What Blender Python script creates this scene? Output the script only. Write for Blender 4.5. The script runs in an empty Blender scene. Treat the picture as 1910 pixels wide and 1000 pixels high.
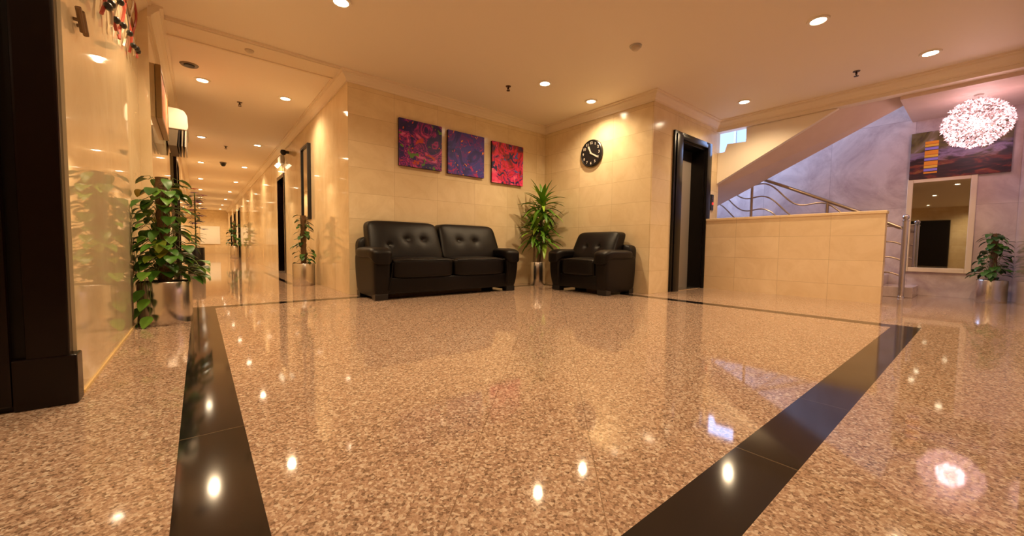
import bpy, bmesh, math, random
from mathutils import Vector, Matrix, Euler
S = bpy.context.scene
C = S.collection
PI = math.pi
R = math.radians
# ---------------------------------------------------------------- camera
cam = bpy.data.cameras.new('camera'); cam.sensor_width = 36; cam.lens = 716.75/1910*36
cam.clip_start = .02; cam.clip_end = 200
co = bpy.data.objects.new('camera', cam); C.objects.link(co); S.camera = co
r_ = Vector((0.77617927, -0.63038047, 0.0128916)); u_ = Vector((0.02354154, 0.04940624, 0.99850129)); f_ = Vector((0.63007264, 0.77471252, -0.05318823))
m = Matrix((r_, u_, -f_)).transposed().to_4x4(); m.translation = (0, 0, .58); co.matrix_world = m
# ---------------------------------------------------------------- world, view
w = bpy.data.worlds.new('world'); S.world = w; w.use_nodes = True
w.node_tree.nodes['Background'].inputs[0].default_value = (.35, .5, 1, 1)
w.node_tree.nodes['Background'].inputs[1].default_value = .4
S.view_settings.view_transform = 'Standard'; S.view_settings.look = 'None'
S.view_settings.gamma = 1; S.view_settings.use_curve_mapping = False
S.view_settings.exposure = 0.0
S.cycles.max_bounces = 10; S.cycles.diffuse_bounces = 6; S.cycles.glossy_bounces = 5
S.cycles.use_denoising = True; S.cycles.sample_clamp_indirect = 6; S.cycles.sample_clamp_direct = 0
S.cycles.caustics_reflective = False; S.cycles.caustics_refractive = False
LAMP_W = 82; LAMP_COL = (1, .72, .42)
CHAND_W = 12; CHAND_COL = (1, .60, .64)
DAY_COL = (.38, .55, 1)
CEIL = 2.56; CR = 2.45

# ---------------------------------------------------------------- node helper
class NT:
    def __init__(s, name):
        s.m = bpy.data.materials.new(name); s.m.use_nodes = True
        s.t = s.m.node_tree; s.b = s.t.nodes['Principled BSDF']
    def n(s, typ, props=None, **ins):
        nd = s.t.nodes.new(typ)
        for k, v in (props or {}).items(): setattr(nd, k, v)
        for k, v in ins.items():
            k = int(k[1:]) if k[0] == '_' and k[1:].isdigit() else k.replace('_', ' ')
            s.set(nd.inputs[k], v)
        return nd
    def set(s, inp, v):
        if isinstance(v, bpy.types.NodeSocket): s.t.links.new(v, inp)
        elif isinstance(v, bpy.types.Node): s.t.links.new(v.outputs[0], inp)
        else:
            if isinstance(v, (tuple, list)) and len(v) == 3 and inp.type == 'RGBA': v = (*v, 1)
            inp.default_value = v
    def M(s, op, a, b=0.0, c=0.0):
        nd = s.t.nodes.new('ShaderNodeMath'); nd.operation = op
        s.set(nd.inputs[0], a); s.set(nd.inputs[1], b); s.set(nd.inputs[2], c)
        return nd.outputs[0]
    def mix(s, f, a, b, bt='MIX'):
        nd = s.t.nodes.new('ShaderNodeMix'); nd.data_type = 'RGBA'; nd.blend_type = bt
        s.set(nd.inputs[0], f); s.set(nd.inputs[6], a); s.set(nd.inputs[7], b)
        return nd.outputs[2]
    def ramp(s, f, stops, interp='LINEAR'):
        nd = s.t.nodes.new('ShaderNodeValToRGB'); cr = nd.color_ramp; cr.interpolation = interp
        while len(cr.elements) < len(stops): cr.elements.new(.5)
        for e, (p, c) in zip(cr.elements, stops): e.position = p; e.color = (*c, 1)
        s.set(nd.inputs[0], f); return nd.outputs[0]
    def obj(s):
        nd = s.n('ShaderNodeTexCoord'); return nd.outputs['Object']
    def xyz(s, v):
        nd = s.n('ShaderNodeSeparateXYZ', None, _0=v); return nd.outputs
    def P(s, **k):
        for a, v in k.items(): s.set(s.b.inputs[a.replace('_', ' ')], v)
        return s.m

def plain(name, col, rough=.5, metal=0, **k):
    t = NT(name); t.P(Base_Color=col, Roughness=rough, Metallic=metal, **k); return t.m
def bumpy(name, col, rough, metal, scale, strength, col2=None, **k):
    t = NT(name); o = t.obj()
    nz = t.n('ShaderNodeTexNoise', None, Vector=o, Scale=scale, Detail=4.0)
    bp = t.n('ShaderNodeBump', None, Height=nz.outputs[0], Strength=strength, Distance=.01)
    c = t.mix(nz.outputs[0], col, col2) if col2 else col
    t.P(Base_Color=c, Roughness=rough, Metallic=metal, Normal=bp.outputs[0], **k); return t.m
def emit(name, col, st):
    t = NT(name); t.P(Base_Color=(0, 0, 0), Emission_Color=col, Emission_Strength=st); return t.m

def marble(name, axis, base=(.84, .71, .48), dark=(.62, .47, .26), tw=.6, th=.3, ox=0., oz=0., rough=.14, vein=.5, joint=(.42, .30, .16), var=.17, ior=1.5, vs=3.0, jw=.0035):
    """polished stone slabs; axis 'x': the wall runs along x, 'y': along y"""
    t = NT(name); o = t.obj(); X = t.xyz(o)
    u = t.M('ADD', X[0] if axis == 'x' else X[1], 50*tw-ox); v = t.M('ADD', X[2], 20*th-oz)
    cu = t.M('DIVIDE', u, tw); cv = t.M('DIVIDE', v, th)
    fu = t.M('FRACT', cu); fv = t.M('FRACT', cv)
    def edge(f, size):
        d = t.M('MINIMUM', f, t.M('SUBTRACT', 1.0, f)); return t.M('LESS_THAN', t.M('MULTIPLY', d, size), jw*.5)
    jm = t.M('MAXIMUM', edge(fu, tw), edge(fv, th))
    cell = t.n('ShaderNodeCombineXYZ', None, _0=t.M('FLOOR', cu), _1=t.M('FLOOR', cv))
    wn = t.n('ShaderNodeTexWhiteNoise', {'noise_dimensions': '3D'}, Vector=cell)
    sh = t.n('ShaderNodeVectorMath', {'operation': 'MULTIPLY_ADD'}, _0=wn.outputs[1], _1=(7., 7., 7.), _2=o)
    nz = t.n('ShaderNodeTexNoise', None, Vector=sh.outputs[0], Scale=vs, Detail=8.0, Roughness=.62, Distortion=1.2)
    n2 = t.n('ShaderNodeTexNoise', None, Vector=sh.outputs[0], Scale=vs*9, Detail=5.0, Roughness=.7)
    f = t.M('MULTIPLY', t.ramp(nz.outputs[0], [(.38, (0, 0, 0)), (.72, (1, 1, 1))]), vein)
    f = t.M('ADD', f, t.M('MULTIPLY', n2.outputs[0], .35*vein))
    c = t.mix(f, base, dark)
    c = t.mix(t.M('MULTIPLY', wn.outputs[0], var*2), c, dark)
    c = t.mix(t.M('MULTIPLY', jm, .6), c, joint)
    t.P(Base_Color=c, Roughness=t.M('ADD', t.M('MULTIPLY', n2.outputs[0], rough*.25), rough*.85), IOR=ior)
    return t.m

def painting(name, axis, stops, scale, dist, seed, spots=None, grad=0):
    t = NT(name); o = t.obj(); mp = t.n('ShaderNodeMapping', None, Vector=o, Location=(seed, seed*1.7, seed*.6))
    nz = t.n('ShaderNodeTexNoise', None, Vector=mp.outputs[0], Scale=scale, Detail=3.0, Roughness=.55, Distortion=dist)
    c = t.ramp(t.M('SUBTRACT', nz.outputs[0], t.M('MULTIPLY', t.xyz(o)[2], grad*2)), stops)
    if spots:
        vo = t.n('ShaderNodeTexNoise', None, Vector=mp.outputs[0], Scale=scale*2.9, Detail=1.0, Distortion=1.5)
        c = t.mix(t.M('GREATER_THAN', vo.outputs[0], spots[0]), c, spots[1])
        c = t.mix(t.M('LESS_THAN', vo.outputs[0], spots[2]), c, spots[3])
    return t, c, o
# ---------------------------------------------------------------- materials
WX = marble('cream_marble_x', 'x', ox=1.91)
WY = marble('cream_marble_y', 'y', ox=2.74)
WL = marble('polished_marble_left', 'y', tw=.9, th=4.0, rough=.035, vein=.55, ox=2.08, var=.05, ior=2.2, vs=1.6)
WC = marble('polished_marble_corridor', 'y', tw=.6, th=4.0, rough=.06, vein=.55, ox=4.7, var=.08, ior=1.6, vs=2.0)
LOW = marble('low_wall_marble', 'y', tw=.53, th=.29, ox=1.20, oz=.19, rough=.22, base=(.90, .74, .52), dark=(.70, .52, .30))
PK = marble('veined_marble_y', 'y', base=(.76, .65, .62), dark=(.40, .29, .29), tw=.9, th=1.2, rough=.15, ox=-.22, vein=.8, joint=(.36, .28, .27), vs=1.8, jw=.006, var=.03)
PKX = marble('veined_marble_x', 'x', base=(.70, .60, .56), dark=(.42, .32, .30), tw=.9, th=1.2, rough=.08, vein=.6, joint=(.36, .28, .27), vs=1.8, jw=.006)
CEILM = bumpy('ceiling_paint', (.86, .78, .68), .6, 0, 40, .02)
STC = bumpy('stair_plaster', (.78, .64, .56), .42, 0, 5, .35, (.66, .52, .46))
TRIM = plain('cornice_plaster', (.82, .72, .58), .45)
PLAST = plain('parapet_paint', (.84, .76, .64), .5)
WOOD = bumpy('dark_wood', (.004, .0015, .0015), .22, 0, 9, .03, (.006, .002, .002), IOR=1.4)
WOODB = plain('black_panel', (.004, .003, .003), .3, IOR=1.35)
STEEL = None
def steel():
    t = NT('brushed_steel'); o = t.obj()
    mp = t.n('ShaderNodeMapping', None, Vector=o, Scale=(90, 90, 1.2))
    nz = t.n('ShaderNodeTexNoise', None, Vector=mp.outputs[0], Scale=1.0, Detail=2.0)
    t.P(Base_Color=(.74, .70, .66), Metallic=1.0, Roughness=t.M('ADD', .12, t.M('MULTIPLY', nz.outputs[0], .22)), Anisotropic=.5)
    return t.m
STEEL = steel()
CHROME = plain('polished_steel', (.66, .64, .62), .12, 1)
LEATH = bumpy('black_leather', (.004, .0028, .0028), .42, 0, 120, .12, (.006, .0042, .0042), IOR=1.32)
BLACK = plain('black_plastic', (.012, .011, .012), .35)
WHITE = plain('white_plastic', (.50, .47, .43), .4)
GREY = plain('grey_plastic', (.22, .19, .15), .4)
SOIL = bumpy('soil', (.03, .018, .01), .95, 0, 60, .8)
POLE = bumpy('coir_pole', (.10, .055, .025), .95, 0, 90, 1.0, (.20, .12, .06))
CANE = bumpy('cane_bark', (.16, .10, .05), .85, 0, 50, .5, (.24, .17, .09))
STEM = plain('green_stem', (.10, .14, .03), .6)
def leafmat(name, a, b, c, yl=.06):
    t = NT(name); g = t.n('ShaderNodeNewGeometry')
    col = t.ramp(g.outputs['Random Per Island'], [(0, a), (.55, b), (1-yl, c), (1-yl+.01, (.55, .42, .04))] if yl else [(0, a), (.6, b), (1, c)])
    t.P(Base_Color=col, Roughness=.38, IOR=1.45, Subsurface_Weight=0.0)
    return t.m
POTH = leafmat('pothos_leaf', (.03, .10, .012), (.07, .20, .02), (.16, .34, .04), .05)
POTHD = leafmat('dark_pothos_leaf', (.02, .07, .012), (.04, .12, .018), (.08, .19, .03), 0)
DRAC = leafmat('dracaena_leaf', (.05, .15, .012), (.13, .30, .02), (.30, .48, .05), 0)
LAMPM = emit('lamp_lens', (1, .86, .62), 26)
RING = plain('lamp_ring', (.85, .80, .70), .3)
MIRR = plain('mirror_glass', (.62, .62, .56), .015, 1)
FRM = plain('cream_frame', (.80, .66, .46), .4)
GOLD = plain('gold_frame', (.30, .20, .08), .35, .6)
RED = plain('red_lacquer', (.45, .05, .03), .3)
BOARD = plain('white_board', (.85, .85, .80), .3)

def floor_mat():
    t = NT('granite_floor'); o = t.obj(); X = t.xyz(o); x, y = X[0], X[1]
    def rect(x0, x1, y0, y1):
        a = t.M('MULTIPLY', t.M('GREATER_THAN', x, x0), t.M('LESS_THAN', x, x1))
        b = t.M('MULTIPLY', t.M('GREATER_THAN', y, y0), t.M('LESS_THAN', y, y1))
        return t.M('MULTIPLY', a, b)
    inner = rect(.098, 4.155, .437, 4.36)
    outer = rect(-.06, 4.313, .284, 4.50)
    band = t.M('SUBTRACT', outer, inner)
    band = t.M('MAXIMUM', band, rect(1.0, 1.07, 6.35, 9.4))
    v1 = t.n('ShaderNodeTexVoronoi', {'feature': 'F1'}, Vector=o, Scale=135.0)
    v2 = t.n('ShaderNodeTexVoronoi', {'feature': 'F1'}, Vector=o, Scale=260.0)
    s1 = t.n('ShaderNodeSeparateColor', None, _0=v1.outputs['Color']).outputs[0]
    s2 = t.n('ShaderNodeSeparateColor', None, _0=v2.outputs['Color']).outputs[1]
    c = t.ramp(s1, [(0, (.05, .03, .025)), (.16, (.17, .10, .07)), (.38, (.36, .22, .16)), (.7, (.50, .35, .26)), (1, (.80, .70, .58))])
    c2 = t.ramp(s2, [(0, (.06, .03, .02)), (.3, (.36, .22, .14)), (1, (.70, .54, .40))])
    c = t.mix(.36, c, c2)
    big = t.n('ShaderNodeTexNoise', None, Vector=o, Scale=1.6, Detail=3.0)
    c = t.mix(t.M('MULTIPLY', big.outputs[0], .25), c, (.44, .27, .18))
    # joints: diagonal inside the border, straight outside
    def grid(a, size, off, wd=.0028):
        fr = t.M('FRACT', t.M('DIVIDE', t.M('ADD', a, size*60-off), size))
        d = t.M('MULTIPLY', t.M('MINIMUM', fr, t.M('SUBTRACT', 1.0, fr)), size)
        return t.M('LESS_THAN', d, wd*.5)
    du = t.M('MULTIPLY', t.M('SUBTRACT', y, x), .70711); dv = t.M('MULTIPLY', t.M('ADD', y, x), .70711)
    dg = t.M('MAXIMUM', grid(du, .333, .208), grid(dv, .333, 1.015))
    st = t.M('MAXIMUM', grid(x, .665, -.06), grid(y, .665, 2.134))
    jn = t.M('ADD', t.M('MULTIPLY', inner, dg), t.M('MULTIPLY', t.M('MULTIPLY', t.M('SUBTRACT', 1.0, inner), st), .35))
    c = t.mix(t.M('MULTIPLY', jn, .6), c, (.16, .09, .05))
    bn = t.n('ShaderNodeTexNoise', None, Vector=o, Scale=300.0, Detail=2.0)
    bc = t.mix(bn.outputs[0], (.005, .005, .006), (.014, .012, .013))
    rb = t.M('MULTIPLY', t.M('GREATER_THAN', x, .1), t.M('LESS_THAN', y, .6))
    bj = t.M('MAXIMUM', t.M('MULTIPLY', rb, grid(x, .615, 1.217, .004)), t.M('MULTIPLY', t.M('SUBTRACT', 1.0, rb), grid(y, .665, 2.134, .004)))
    bc = t.mix(t.M('MULTIPLY', bj, .5), bc, (.20, .14, .08))
    c = t.mix(band, c, bc)
    wv = t.n('ShaderNodeTexNoise', None, Vector=o, Scale=3.0, Detail=2.0)
    bp = t.n('ShaderNodeBump', None, Height=wv.outputs[0], Strength=.006, Distance=.01)
    t.P(Base_Color=c, Roughness=t.M('ADD', .05, t.M('MULTIPLY', band, .03)), IOR=1.55, Normal=bp.outputs[0])
    return t.m
FLOOR = floor_mat()
# ---------------------------------------------------------------- mesh helpers
def obj(name, bm, mat, parent=None, smooth=False, loc=None):
    me = bpy.data.meshes.new(name); bmesh.ops.recalc_face_normals(bm, faces=bm.faces[:])
    bm.to_mesh(me); bm.free()
    if smooth:
        for p in me.polygons: p.use_smooth = True
        if smooth != 'all':
            try: me.set_sharp_from_angle(angle=R(smooth if smooth is not True and smooth > 1 else 40))
            except Exception: pass
    for mm in (mat if isinstance(mat, (list, tuple)) else [mat]): me.materials.append(mm)
    o = bpy.data.objects.new(name, me); C.objects.link(o)
    if parent: o.parent = parent
    if loc: o.location = loc
    return o
def tag(o, label, cat, group=None):
    o['label'] = label; o['category'] = cat
    if group: o['group'] = group
    return o
def thing(name, label, cat, loc=(0, 0, 0), rz=0, group=None):
    o = bpy.data.objects.new(name, None); C.objects.link(o); o.empty_display_size = .1
    o.location = loc; o.rotation_euler = (0, 0, rz); return tag(o, label, cat, group)
def struct(name, bm, mat, parent=None, label=None, smooth=False):
    o = obj(name, bm, mat, parent, smooth)
    if not parent: o['kind'] = 'structure'
    if label: o['label'] = label
    return o
def add(bm, t):
    me = bpy.data.meshes.new('t'); t.to_mesh(me); t.free(); bm.from_mesh(me); bpy.data.meshes.remove(me)
def box(bm, x0, x1, y0, y1, z0, z1, r=0, seg=2):
    t = bmesh.new(); bmesh.ops.create_cube(t, size=1)
    for v in t.verts: v.co = Vector(((x0+x1)/2+v.co.x*(x1-x0), (y0+y1)/2+v.co.y*(y1-y0), (z0+z1)/2+v.co.z*(z1-z0)))
    if r: bmesh.ops.bevel(t, geom=t.edges[:], offset=r, segments=seg, profile=.5, affect='EDGES')
    add(bm, t)
def bx(*a, **k):
    bm = bmesh.new(); box(bm, *a, **k); return bm
def prism(bm, pts, axis, a, b):
    """polygon pts extruded along an axis from a to b"""
    def mk(p, d):
        return {'x': (d, p[0], p[1]), 'y': (p[0], d, p[1]), 'z': (p[0], p[1], d)}[axis]
    A = [bm.verts.new(mk(p, a)) for p in pts]; B = [bm.verts.new(mk(p, b)) for p in pts]
    bm.faces.new(A); bm.faces.new(B[::-1])
    for i in range(len(pts)):
        j = (i+1) % len(pts); bm.faces.new((A[i], B[i], B[j], A[j]))
def tube(bm, pts, r, n=10, cap=True):
    pts = [Vector(p) for p in pts]; rs = r if isinstance(r, (list, tuple)) else [r]*len(pts)
    rings = []; up = None
    for i, p in enumerate(pts):
        d = (pts[min(i+1, len(pts)-1)]-pts[max(i-1, 0)]).normalized()
        if up is None:
            up = d.orthogonal().normalized()
        up = (up-d*up.dot(d)).normalized(); s = d.cross(up)
        rings.append([bm.verts.new(p+(up*math.cos(2*PI*k/n)+s*math.sin(2*PI*k/n))*rs[i]) for k in range(n)])
    for a, b in zip(rings, rings[1:]):
        for k in range(n): bm.faces.new((a[k], a[(k+1) % n], b[(k+1) % n], b[k]))
    if cap: bm.faces.new(rings[0][::-1]); bm.faces.new(rings[-1])
def lathe(bm, prof, cx=0, cy=0, n=40, z=0, closed=False):
    rings = []
    for (r, h) in prof:
        if r < 1e-5: rings.append([bm.verts.new((cx, cy, z+h))])
        else: rings.append([bm.verts.new((cx+r*math.cos(2*PI*k/n), cy+r*math.sin(2*PI*k/n), z+h)) for k in range(n)])
    for a, b in zip(rings, rings[1:]):
        for k in range(n):
            k2 = (k+1) % n
            if len(a) == 1 and len(b) == 1: continue
            if len(a) == 1: bm.faces.new((a[0], b[k2], b[k]))
            elif len(b) == 1: bm.faces.new((a[k], a[k2], b[0]))
            else: bm.faces.new((a[k], a[k2], b[k2], b[k]))
def pillow(bm, x0, x1, y0, y1, z0, z1, e=7, n=16, fn=None):
    """soft box: superellipsoid surface over a cube grid, fn(unit, pos) deforms"""
    t = bmesh.new(); bmesh.ops.create_cube(t, size=2); bmesh.ops.subdivide_edges(t, edges=t.edges[:], cuts=n-1, use_grid_fill=True)
    h = Vector((x1-x0, y1-y0, z1-z0))/2; c = Vector((x0+x1, y0+y1, z0+z1))/2
    for v in t.verts:
        p = v.co.copy()
        q = Vector([math.sin(a*PI/4)/math.sin(PI/4) for a in p])
        L = (abs(q.x)**e+abs(q.y)**e+abs(q.z)**e)**(1/e)
        q = q/L
        s = Vector((q.x*h.x, q.y*h.y, q.z*h.z))
        v.co = c+(fn(q, s) if fn else s)
    add(bm, t)
random.seed(5)
# ================================================================ THE SETTING
def slab(name, mat, *a, label=None, **k): return struct(name, bx(*a, **k), mat, label=label)
slab('floor', FLOOR, -9.9, 7.95, -3.6, 30.2, -.12, 0)
# ceiling
bm = bmesh.new()
box(bm, -9.9, 6.35, -3.6, 4.9, CEIL, CEIL+.14); box(bm, -.56, 1.56, 4.9, 30.2, CEIL, CEIL+.14)
struct('ceiling', bm, CEILM)
struct('ceiling_stair', bx(6.43, 7.65, -.4, .72, 2.37, 2.56), STC)
# left wall
bm = bmesh.new(); prism(bm, [(-.56, 2.10), (-.36, 2.10), (-.36, 4.46), (-.29, 4.46), (-.29, 30.2), (-.56, 30.2)], 'z', 0, CEIL); struct('wall_left', bm, WL)
# clad end of the left wall
bm = bmesh.new(); box(bm, -3.2, -.40, 2.06, 2.10, 0, CEIL)
struct('wall_hall', bm, WOODB)
bm = bmesh.new(); box(bm, -.47, -.368, 2.042, 2.099, .17, CEIL-.02, r=.008); struct('trim_1', bm, WOOD)
bm = bmesh.new(); box(bm, -.50, -.350, 2.035, 2.118, 0, .178, r=.006); struct('trim_2', bm, WOOD)
for k, (a, b) in enumerate(((-1.25, -.50), (-2.1, -1.35))):
    bm = bmesh.new(); box(bm, a, b, 2.035, 2.075, .02, 2.15, r=.006); box(bm, a+.12, b-.12, 2.025, 2.045, .2, .95, r=.01); box(bm, a+.12, b-.12, 2.025, 2.045, 1.1, 2.0, r=.01)
    struct('door_%d' % (k+1), bm, WOOD)
slab('wall_far_left', WY, -9.9, -9.7, -3.6, 4.9, 0, CEIL)
bm = bmesh.new(); box(bm, -9.72, -9.64, 1.0, 2.5, 0, 2.0, r=.01); struct('door_3', bm, WOODB)
slab('wall_rear', WX, -9.9, 4.2, -3.8, -3.6, 0, CEIL)
slab('wall_hall_back', WX, -9.9, -3.2, 4.7, 4.9, 0, CEIL)
slab('wall_hall_side', WX, -3.4, -3.2, 2.06, 4.9, 0, CEIL)
# wall behind the sofa and corridor right wall
slab('wall_back', WX, 1.3615, 4.7, 4.7, 4.9, 0, CEIL)
bm = bmesh.new()
DY = [(8.95, 9.85, 2.03), (19.9, 20.9, 2.1), (22.4, 23.4, 2.1), (25.2, 26.2, 2.1)]
y = 4.7012
for a, b, h in DY:
    box(bm, 1.36, 1.60, y, a, 0, CEIL); box(bm, 1.36, 1.60, a, b, h, CEIL); y = b
box(bm, 1.36, 1.60, y, 30.2, 0, CEIL)
struct('wall_corridor', bm, WC)
for k, (a, b, h) in enumerate(DY):
    bm = bmesh.new(); e = .002
    box(bm, 1.345, 1.5, a+e, a+.07, 0, h-.003, r=.004); box(bm, 1.345, 1.5, b-.07, b-e, 0, h-.003, r=.004); box(bm, 1.345, 1.5, a+.07, b-.07, h-.08, h-.003, r=.004)
    f = struct('door_%d' % (k+4), bm, WOOD)
    bm = bx(1.50, 1.55, a+.03, b-.03, 0, h-.02); struct('door_leaf', bm, WOODB, f)
    bm = bmesh.new(); tube(bm, [(1.50, a+.15, 1.0), (1.44, a+.15, 1.0), (1.44, a+.27, 1.0)], .01); struct('door_handle', bm, CHROME, f)
slab('wall_corridor_end', WX, -.56, 1.6, 29.0, 29.2, 0, CEIL)
# clock wall + lift wall (one solid block with the lift shaft opening)
bm = bmesh.new()
box(bm, 4.5, 5.16, 2.74, 4.7, 0, CEIL); struct('wall_clock', bm, WY)
# the lift front faces the other way: thin stone facing
bm = bmesh.new()
box(bm, 4.502, 5.18, 2.728, 2.741, 0, CEIL); box(bm, 5.93, 6.42, 2.728, 2.741, 0, CEIL); box(bm, 5.18, 5.93, 2.728, 2.741, 2.10, CEIL)
struct('wall_lift', bm, marble('lift_wall_marble', 'x', ox=4.5, tw=.62, th=.3, base=(.82, .68, .46)))
bm = bmesh.new(); box(bm, 5.95, 6.42, 2.741, 4.0, 0, CEIL+1.8); box(bm, 5.16, 5.95, 2.95, 4.7, 1.0, CEIL); box(bm, 5.16, 5.95, 3.1, 4.7, 0, 1.0)
box(bm, 5.16, 5.95, 2.741, 2.95, 2.105, CEIL)
struct('wall_shaft', bm, PLAST)
# stair walls
slab('wall_right', PK, 7.65, 7.85, -.4, 4.2, 0, 4.4)
slab('wall_stair_back', PK, 6.42, 7.65, 4.0, 4.2, 0, 4.4)
slab('wall_front', PKX, 4.2, 7.65, -.42, -.22, 0, CEIL)
slab('wall_front_return', PK, 4.2, 4.4, -3.6, -.42, 0, CEIL)
slab('wall_stair_front', PLAST, 6.2, 7.85, .52, .72, 2.56, 4.4); slab('wall_stair_side', PLAST, 6.22, 6.42, .72, 2.74, 2.70, 4.4)
slab('ceiling_stair_top', STC, 6.2, 7.85, .5, 4.2, 4.4, 4.5)
# low wall
bm = bmesh.new(); box(bm, 5.95, 6.07, .72, 2.727, 0, 1.015); box(bm, 5.94, 6.08, .71, 2.727, 1.015, 1.05, r=.006)
struct('wall_low', bm, LOW)
# beam over the stair edge
bm = bmesh.new(); box(bm, 6.30, 6.43, -.22, 2.727, 2.41, CEIL+.14); struct('trim_3', bm, TRIM)
# cornices: profile swept along straight runs
PR = [(0, 0), (.02, 0), (.022, .018), (.035, .03), (.05, .05), (.075, .072), (.078, .09), (.10, .094), (.10, .11), (0, .11)]
def cornice(n, p, q, inward, m0=0, m1=0):
    p = Vector((*p, CR)); q = Vector((*q, CR)); i = Vector((*inward, 0)); d = (q-p).normalized(); bm = bmesh.new()
    A = [bm.verts.new(p+i*a-d*a*m0+Vector((0, 0, b))) for a, b in PR]; B = [bm.verts.new(q+i*a+d*a*m1+Vector((0, 0, b))) for a, b in PR]
    bm.faces.new(A); bm.faces.new(B[::-1])
    for k in range(len(PR)):
        j = (k+1) % len(PR); bm.faces.new((A[k], B[k], B[j], A[j]))
    struct('trim_%d' % n, bm, TRIM)
cornice(4, (1.36, 4.7), (4.5, 4.7), (0, -1), 1, -1); cornice(5, (4.5, 4.7), (4.5, 2.728), (-1, 0), -1, 1); cornice(6, (4.5, 2.728), (6.30, 2.728), (0, -1), 1, -1)
cornice(7, (1.36, 4.7), (1.36, 29), (-1, 0), 1, 0); cornice(8, (-.36, 2.14), (-.36, 4.46), (1, 0)); cornice(11, (-.29, 4.46), (-.29, 29), (1, 0)); cornice(9, (6.30, -.22), (6.30, 2.728), (-1, 0), 0, -1)
bm = bmesh.new(); box(bm, -.19, 1.26, 4.60, 4.98, 2.54, CEIL); box(bm, -.19, 1.26, 4.62, 4.655, 2.528, CEIL); box(bm, -.19, 1.26, 4.93, 4.965, 2.528, CEIL)
struct('trim_10', bm, TRIM)
# gilt base line of the left wall
struct('baseboard_left', bx(-.36, -.354, 2.16, 4.46, 0, .012), plain('base_line', (.75, .55, .25), .3))
# stair windows (frosted, lit by daylight)
SKYP = emit('frosted_daylight_pane', DAY_COL, 1.7)
def window(n, axis, a0, a1, z0, z1, pos):
    bm = bmesh.new()
    def bb(m, a, b, c, d, t0, t1):
        if axis == 'y': box(m, a, b, pos-t1, pos-t0, c, d)
        else: box(m, pos-t1, pos-t0, a, b, c, d)
    for (a, b, c, d) in ((a0, a1, z0, z0+.05), (a0, a1, z1-.05, z1), (a0, a0+.05, z0, z1), (a1-.05, a1, z0, z1), ((a0+a1)/2-.02, (a0+a1)/2+.02, z0, z1)):
        bb(bm, a, b, c, d, 0, .05)
    f = struct('window_%d' % n, bm, WHITE)
    bm = bmesh.new(); bb(bm, a0+.02, a1-.02, z0+.02, z1-.02, .01, .02); struct('pane', bm, SKYP, f)
window(1, 'y', 6.5, 7.6, 2.0, 3.9, 4.0)
window(2, 'x', 2.35, 3.6, 2.35, 3.8, 7.65)
def sun_area(name, loc, rot, sx, sy, W, col):
    L = bpy.data.lights.new(name, 'AREA'); L.shape = 'RECTANGLE'; L.size = sx; L.size_y = sy; L.energy = W; L.color = col
    o = bpy.data.objects.new(name, L); C.objects.link(o); o.location = loc; o.rotation_euler = rot; return o
sun_area('daylight_back_window', (7.05, 3.9, 2.95), (R(-90), 0, 0), 1.0, 1.8, 85, DAY_COL)
sun_area('daylight_side_window', (7.55, 2.98, 3.1), (0, R(90), 0), 1.3, 1.1, 26, DAY_COL)
# ================================================================ STAIRS
st = thing('staircase', 'marble staircase rising beside the veined wall behind the low cream wall', 'staircase', (7.3, .6, 0))
def local(o, base):   # shift mesh into the frame of its thing
    for v in o.data.vertices: v.co -= Vector(base)
B0 = (7.3, .6, 0)
TR, RS, NS = .30, .135, 8
for k in range(NS):
    bm = bx(7.03, 7.645, .56+TR*k, .56+TR*(k+1)+.02, RS*k*1.0 if k else 0, RS*(k+1), r=.006)
    o = obj('step', bm, PK, st); local(o, B0)
o = obj('landing', bx(6.96, 7.645, .56+TR*NS+.30, 3.99, RS*NS-.12, RS*NS+.12), PK, st); local(o, B0)
# upper flight: soffit prism between two sloping edges
def nearz(y): return 1.672+(2.635-y)*.535
def farz(y): return 1.391+(2.851-y)*.495
bm = bmesh.new(); ys = [3.0, .74]
V = {}
for i, y in enumerate(ys):
    V[i, 0] = bm.verts.new((6.425, y, nearz(y))); V[i, 1] = bm.verts.new((6.95, y, farz(y)))
    V[i, 2] = bm.verts.new((6.95, y, farz(y)+.3)); V[i, 3] = bm.verts.new((6.425, y, nearz(y)+.3))
for j in range(4): bm.faces.new((V[0, j], V[0, (j+1) % 4], V[1, (j+1) % 4], V[1, j]))
bm.faces.new([V[0, j] for j in range(4)]); bm.faces.new([V[1, j] for j in range(4)][::-1])
ust = thing('upper_stair_flight', 'upper stair flight with sloping plaster underside and cream parapet', 'staircase', B0)
o = obj('soffit', bm, STC, ust); local(o, B0)
bm = bmesh.new()
prism(bm, [(2.725, nearz(2.725)), (1.27, 2.405), (2.33, 2.405), (2.325, 2.20), (2.59, 2.215), (2.625, 2.10), (2.725, 2.10)], 'x', 6.35, 6.424)
o = obj('parapet', bm, PLAST, ust); local(o, B0)
bm = bmesh.new()
for k in range(8):
    y = 2.9-k*.27; box(bm, 6.43, 6.94, y-.27, y, nearz(y-.27)+.02, nearz(y)+.30+.14)
o = obj('steps', bm, PK, ust); local(o, B0)
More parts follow.
